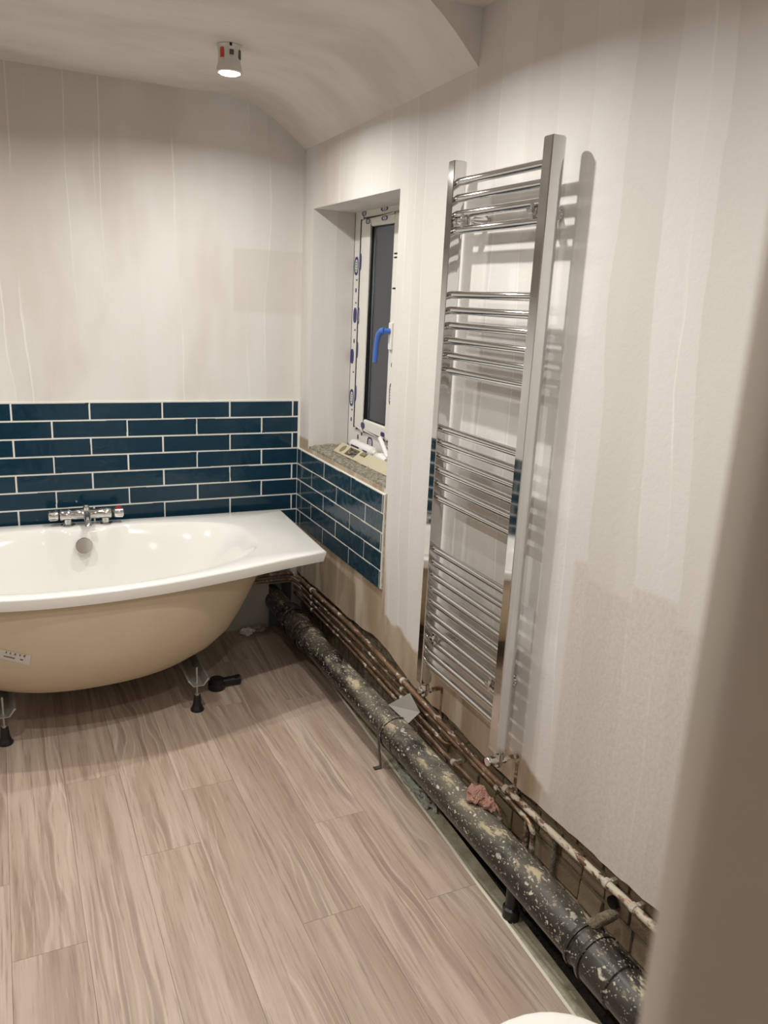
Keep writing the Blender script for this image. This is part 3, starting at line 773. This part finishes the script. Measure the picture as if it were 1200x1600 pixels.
# ------------------------------------------------------------ copper pipes
CZ = [[(-3.4, .262), (-2.46, .248), (-2.2, .235), (-1.94, .231), (-1.8, .228), (-1.56, .240), (-1.2, .255), (-.7, .274), (-.25, .268), (.1, .270)],
      [(-2.2, .200), (-2.06, .203), (-1.84, .210), (-1.5, .219), (-1.2, .219), (-.7, .240), (-.25, .237), (.1, .240)],
      [(-1.7, .176), (-1.47, .179), (-1.2, .184), (-.7, .200), (-.25, .201), (.1, .204)],
      [(-2.0, .150), (-1.8, .148), (-1.53, .140), (-1.2, .155), (-.7, .174), (-.25, .169), (.1, .172)]]
def cz(y, i): return spline(CZ[i], y)
labels = ['topmost bare copper pipe, white with plaster at its near end, along the right wall', 'second copper pipe down, turning into the floor before the bricks', 'third copper pipe down behind the black waste pipe', 'lowest copper pipe close above the black waste pipe']
PX = -.008
for i, (z0, r, yend) in enumerate(((.268, .0100, -3.38), (.237, .0082, -2.075), (.201, .0078, -1.60), (.169, .0082, -1.90))):
    cp = empty('copper_pipe', (PX, -1.0, z0), labels[i], 'pipe')
    pts = []
    if i < 2: pts = path([(-.9, -.022, z0+.016), (-.03, -.022, z0+.012), (PX, -.10, z0)], .03)
    elif i == 2: pts = [Vector((PX, .05, z0))]
    else: pts = [Vector((PX, .05, z0))]
    y = -.16
    while y > yend: 
        zz = cz(y, i)
        pts.append(Vector((PX+.002*math.sin(y*5+i), y, zz))); y -= .08
    if i in (1, 3):
        l = pts[-1]; pts += arc(l, (l.x, l.y-.045, l.z-.004), (l.x-.002, l.y-.05, -.1), .04)+[Vector((l.x-.002, l.y-.049, -.075))]
    elif i == 2:
        l = pts[-1]; pts += arc(l, (l.x, l.y-.03, l.z), (l.x+.03, l.y-.032, l.z), .025)+[Vector((.032, l.y-.032, l.z))]
    bm = bmesh.new(); tube(bm, pts, r, 14); o = link('tube', bm, M['copper'], cp, smooth=True, angle=60); o.matrix_parent_inverse = Matrix.Translation((-PX, 1.0, -z0))
    clips = {0: (-.255, -1.215, -1.90, -2.34, -2.435), 1: (-.255, -1.213, -1.86), 2: (-.255, -1.214), 3: (-.257, -1.6)}[i]
    for yc in clips:
        zz = cz(yc, i); x = PX+.002*math.sin(yc*5+i)
        bm = bmesh.new(); lathe(bm, [(r, -.008), (r+.0025, -.007), (r+.0035, 0), (r+.0025, .007), (r, .008)], (x, yc, zz), axis='y', seg=14); box(bm, (x, yc-.006, zz-.006), (.030, yc+.006, zz+.006))
        o = link('pipe_clip', bm, M['clip'], cp, smooth=True, angle=40); o.matrix_parent_inverse = Matrix.Translation((-PX, 1.0, -z0))
# two drops into the floor
for k, y in enumerate((-2.115, -1.985)):
    bm = bmesh.new(); tube(bm, [(.012, y, .19), (.011, y-.003, .10), (.010, y-.004, -.075)], .0078, 14); lathe(bm, [(0, .185), (.0095, .185), (.0095, .198), (0, .2)], (.012, y, 0), seg=14)
    tag(link('pipe_drop', bm, M['copper'] if k else M['mortar'], smooth=True, angle=50), ('mortar-covered upright pipe just right of where the second copper pipe turns down' if not k else 'short upright copper pipe left of where the second copper pipe turns down'), 'pipe')

# ------------------------------------------------------------ bits lying around the pipes
bm = bmesh.new()
P = [Vector(p) for p in ((-.088, -1.262, .196), (-.040, -1.330, .268), (-.036, -1.405, .230), (-.080, -1.405, .196))]
nn = (P[1]-P[0]).cross(P[2]-P[0]).normalized()*.0022
skin(bm, [[bm.verts.new(p) for p in P], [bm.verts.new(p+nn) for p in P]])
tag(link('sheet_offcut', bm, M['sheet']), 'small grey sheet offcut propped between black waste pipe and copper pipes', 'offcut')
bm = bmesh.new(); lump(bm, (-.092, -1.875, .216), (.030, .036, .022), 3.2, amp=.5); lump(bm, (-.078, -1.915, .208), (.020, .026, .016), 8.2, amp=.5)
tag(link('plaster_lump', bm, M['pink'], smooth=True, angle=50), 'pink plaster lump on top of the black waste pipe', 'debris')
bm = bmesh.new()
mt = Matrix.Translation((-.055, -2.392, .196)) @ Matrix.Rotation(.17, 4, 'Z') @ Matrix.Rotation(.14, 4, 'Y')
lump(bm, (0, 0, 0), (1, 1, 1), 5.1, sub=4, amp=.12, freq=3)
for v in bm.verts:
    d = v.co; q = Vector((sup(d.x, .5)*.050, sup(d.y, .5)*.014, sup(d.z, .6)*.010)); v.co = mt @ q
tag(link('mortar_chunk', bm, M['mortar'], smooth=True, angle=40), 'crusty mortar chunk bridging from the black waste pipe to the bricks', 'debris')
bm = bmesh.new(); lathe(bm, [(0, 0), (.016, 0), (.017, .008), (.014, .012), (.0, .012)], (.005, -2.352, .190), axis='x', seg=16)
tag(link('pipe_stub', bm, M['rubber'], smooth=True, angle=40), 'dark pipe stub end in the brickwork behind the mortar chunk', 'pipe')
bm = bmesh.new(); lump(bm, (-.075, -1.50, .006), (.035, .13, .024), 2.7, sub=4, amp=.6, freq=3.5)
tag(link('foam_scrap', bm, M['insul'], smooth=True, angle=60), 'pale green foam scrap in the slit beside the floor edge', 'debris')
bm = bmesh.new(); lathe(bm, [(0, 0), (.034, 0), (.036, .006), (.036, .03), (.028, .034), (.028, .046), (0, .046)], (0, 0, 0), seg=24)
tube(bm, [(.02, 0, .022), (.07, -.01, .022), (.10, -.012, .02)], [.020, .019, .022], 16); tube(bm, [(.07, -.01, .03), (.085, -.03, .045)], .006, 8)
o = tag(link('waste_fitting', bm, M['rubber'], smooth=True, angle=40), 'black plastic waste fitting on the floor behind the right bath foot', 'fitting'); o.location = (-.545, -.560, 0); o.rotation_euler = (0, 0, .25)
bm = bmesh.new(); lump(bm, (-.27, -.06, .014), (.035, .025, .016), 11, amp=.7, freq=2.5)
tag(link('plastic_scrap', bm, M['white'], smooth=True, angle=40), 'crumpled pale plastic scrap in the corner under the bath end', 'debris')
bm = bmesh.new(); lump(bm, (-.205, -.05, .013), (.030, .022, .014), 13, amp=.7, freq=2.5)
tag(link('plaster_scrap', bm, M['adhesive'], smooth=True, angle=40), 'small plaster scrap on the floor by the dark corner hole', 'debris')

# ------------------------------------------------------------ on the window sill
lv = empty('spirit_level', (.095, -.60, .958), 'cream spirit level lying tilted on the crumbling window sill', 'spirit level')
lv.rotation_euler = (0, math.radians(-38), math.radians(.8))
bm = bmesh.new()
# bar, built flat: x = width of the face, z = thickness, with a rectangular window and a notch
def lbox(x0, x1, y0, y1, z0=-.010, z1=.011): box(bm, (x0, y0, z0), (x1, y1, z1))
Wl = .029
lbox(-Wl, Wl, .205, .31); lbox(-Wl, -Wl+.009, .10, .205); lbox(Wl-.007, Wl, .10, .205); lbox(-Wl, Wl, .085, .10)
lbox(-Wl, .004, .03, .085); lbox(-Wl, Wl, -.31, .03)
link('body', bm, M['level'], lv, bevel=.002)
for y, rr in ((.25, .020), (-.235, .021)):
    bm = bmesh.new(); lathe(bm, [(0, .0), (rr, .0), (rr, .0125), (rr*.85, .0135), (0, .0118)], (0, y, 0), seg=24)
    for v in bm.verts: v.co.x *= 1.0; v.co.y = y+(v.co.y-y)*.9
    link('vial', bm, M['vial'], lv, smooth=True, angle=40)
bm = bmesh.new(); lathe(bm, [(0, -.022), (.008, -.022), (.008, .022), (0, .022)], (.012, .057, .006), axis='y', seg=14); link('vial', bm, M['vial'], lv, smooth=True, angle=40)
ct = empty('sealant_cartridge', (.162, -.40, .951), 'white sealant cartridge with blue print lying between level and window frame', 'cartridge')
bm = bmesh.new(); lathe(bm, [(0, .11), (.0225, .11), (.0235, .105), (.0235, -.105), (.0225, -.11), (.011, -.116), (.011, -.135), (0, -.135)], (0, 0, .024), axis='y', seg=24); link('tube', bm, M['white'], ct, smooth=True, angle=40)
bm = bmesh.new(); box(bm, (-.0245, .0, .022), (-.0225, .085, .029)); link('print', bm, M['film'], ct)
bm = bmesh.new(); box(bm, (-.0245, -.09, .022), (-.0225, -.04, .027)); link('print', bm, M['film'], ct)
bm = bmesh.new(); tube(bm, [(0, -.128, .024), (0, -.15, .024), (0, -.24, .024)], [.011, .010, .004], 14); link('nozzle', bm, M['level'], ct, smooth=True, angle=40)
bm = bmesh.new(); tube(bm, [(.135, -.60, .955), (.132, -.61, .975), (.128, -.66, .985), (.126, -.71, .98)], [.012, .020, .019, .010], 16)
tag(link('putty_cap', bm, M['white'], smooth=True, angle=60), 'rounded white plastic cap on the sill at the near jamb', 'cap')
bm = bmesh.new(); tube(bm, [(.170, -.55, 1.045), (.150, -.68, .985)], .010, 12)
tag(link('plastic_stick', bm, M['white'], smooth=True, angle=60), 'short white plastic stick leaning at the near corner of the window', 'stick')

# ------------------------------------------------------------ toilet (only its lid tip shows)
wc = empty('toilet', (-.5615, -3.05, 0), 'white toilet whose rounded lid tip shows at the bottom edge', 'toilet')
def drop(n, w_, l_, off):   # rounded front at +y
    pts = []
    for k in range(n):
        a = 2*PI*k/n; c, s = math.cos(a), math.sin(a); pts.append((w_*sup(c, .9 if s > 0 else .6), (l_ if s > 0 else .25)*sup(s, 1. if s > 0 else .6)+off))
    return pts
def loft(name, spec, m, par):
    bm = bmesh.new(); skin(bm, [[bm.verts.new((x, y, z)) for x, y in drop(40, w_, l_, off)] for w_, l_, off, z in spec]); return link(name, bm, m, par, smooth=True, angle=50)
loft('pan', [(.11, .16, .0, 0), (.115, .165, 0, .02), (.10, .14, 0, .12), (.12, .17, .0, .25), (.165, .172, .18-.005, .36), (.172, .172, .18, .395)], M['toilet'], wc)
loft('seat', [(.168, .168, .181, .396), (.172, .171, .181, .400), (.172, .171, .181, .408), (.168, .168, .181, .411)], M['toilet'], wc)
loft('lid', [(.166, .166, .181, .412), (.171, .170, .181, .414), (.170, .169, .181, .420), (.160, .160, .181, .4245), (.10, .12, .181, .427)], M['toilet'], wc)
bm = bmesh.new(); box(bm, (-.18, -.345, .41), (.18, -.19, .76)); link('cistern', bm, M['toilet'], wc, bevel=.02, seg=4)
bm = bmesh.new(); box(bm, (-.19, -.348, .762), (.19, -.18, .79)); link('cistern_lid', bm, M['toilet'], wc, bevel=.008, seg=3)

# ------------------------------------------------------------ ceiling downlights hanging from their holes
def downlight(x, y, label):
    d = empty('downlight', (x, y, CEIL), label, 'downlight', 'ceiling downlights')
    return d
dl_parts = []
bm = bmesh.new(); lathe(bm, [(0, 0), (.041, 0), (.042, -.004), (.039, -.010), (.0365, -.034), (.0385, -.055), (.043, -.072), (.043, -.082), (.037, -.084), (.035, -.080)], (0, 0, 0), seg=32, cap=False)
bmm = bm; d0 = downlight(*LAMPS[0], 'lit downlight can hanging from the ceiling near the back wall')
can = link('can', bmm, M['can'], d0, smooth=True, angle=40)
bm = bmesh.new(); lathe(bm, [(0, -.081), (.0355, -.081), (.030, -.087), (.016, -.090), (0, -.091)], (0, 0, 0), seg=28, cap=False); ln = link('lens', bm, M['lens'], d0, smooth=True)
def cp_patch(a0, a1, r, z0, z1, m, name, par):
    bm = bmesh.new(); k = 4; top = [bm.verts.new((r*math.cos(a0+(a1-a0)*i/k), r*math.sin(a0+(a1-a0)*i/k), z0)) for i in range(k+1)]
    bot = [bm.verts.new((r*math.cos(a0+(a1-a0)*i/k), r*math.sin(a0+(a1-a0)*i/k), z1)) for i in range(k+1)]
    for i in range(k): bm.faces.new((top[i], top[i+1], bot[i+1], bot[i]))
    return link(name, bm, m, par)
fa = math.atan2(-3.5736+.68, -1.2787+.515)
red = cp_patch(fa-.85, fa-.48, .0395, -.014, -.044, M['red'], 'label', can)
sl = [cp_patch(fa+a, fa+a+.36, .0395, z0, z1, M['dark'], 'slot', can) for a, z0, z1 in ((.02, -.020, -.036), (.95, -.016, -.044))]
sl.append(cp_patch(fa+.02, fa+.22, .0425, -.001, -.011, M['rubber'], 'slot', can))
def lamp_light(x, y, par):
    l = bpy.data.lights.new('downlight_beam', 'AREA'); l.shape = 'DISK'; l.size = .05; l.energy = LAMP_W; l.color = LAMP_COL; l.spread = math.radians(165)
    o = bpy.data.objects.new('downlight_beam', l); C.objects.link(o); o.location = (0, 0, -.115); o.parent = par
lamp_light(*LAMPS[0], d0)
names = ['', 'lit downlight can over the towel radiator, out of the frame above', 'lit downlight can near the doorway on the right side, out of the frame above', 'added unseen downlight can over the left end of the bath, evening the light', 'added unseen downlight can in the middle of the left side, evening the light']
for i in range(1, 5):
    d = downlight(*LAMPS[i], names[i])
    for p in (can, ln):
        c = p.copy(); C.objects.link(c); c.parent = d
        for ch in p.children:
            g = ch.copy(); C.objects.link(g); g.parent = c
    lamp_light(*LAMPS[i], d)
# unseen hall lamp, added behind the camera to light the door jamb
hl = empty('added_hall_lamp', (-1.6, -4.5, CEIL), 'added unseen round lamp lighting the hall behind the viewpoint', 'lamp')
bm = bmesh.new(); lathe(bm, [(0, 0), (.11, 0), (.11, -.02), (.09, -.045), (0, -.055)], (0, 0, 0), seg=28); link('shade', bm, M['can'], hl, smooth=True, angle=40)
l = bpy.data.lights.new('hall_fill', 'POINT'); l.energy = HALL_FILL_W; l.color = (1, .85, .68); l.shadow_soft_size = .08
o = bpy.data.objects.new('hall_fill', l); C.objects.link(o); o.location = (0, 0, -.16); o.parent = hl
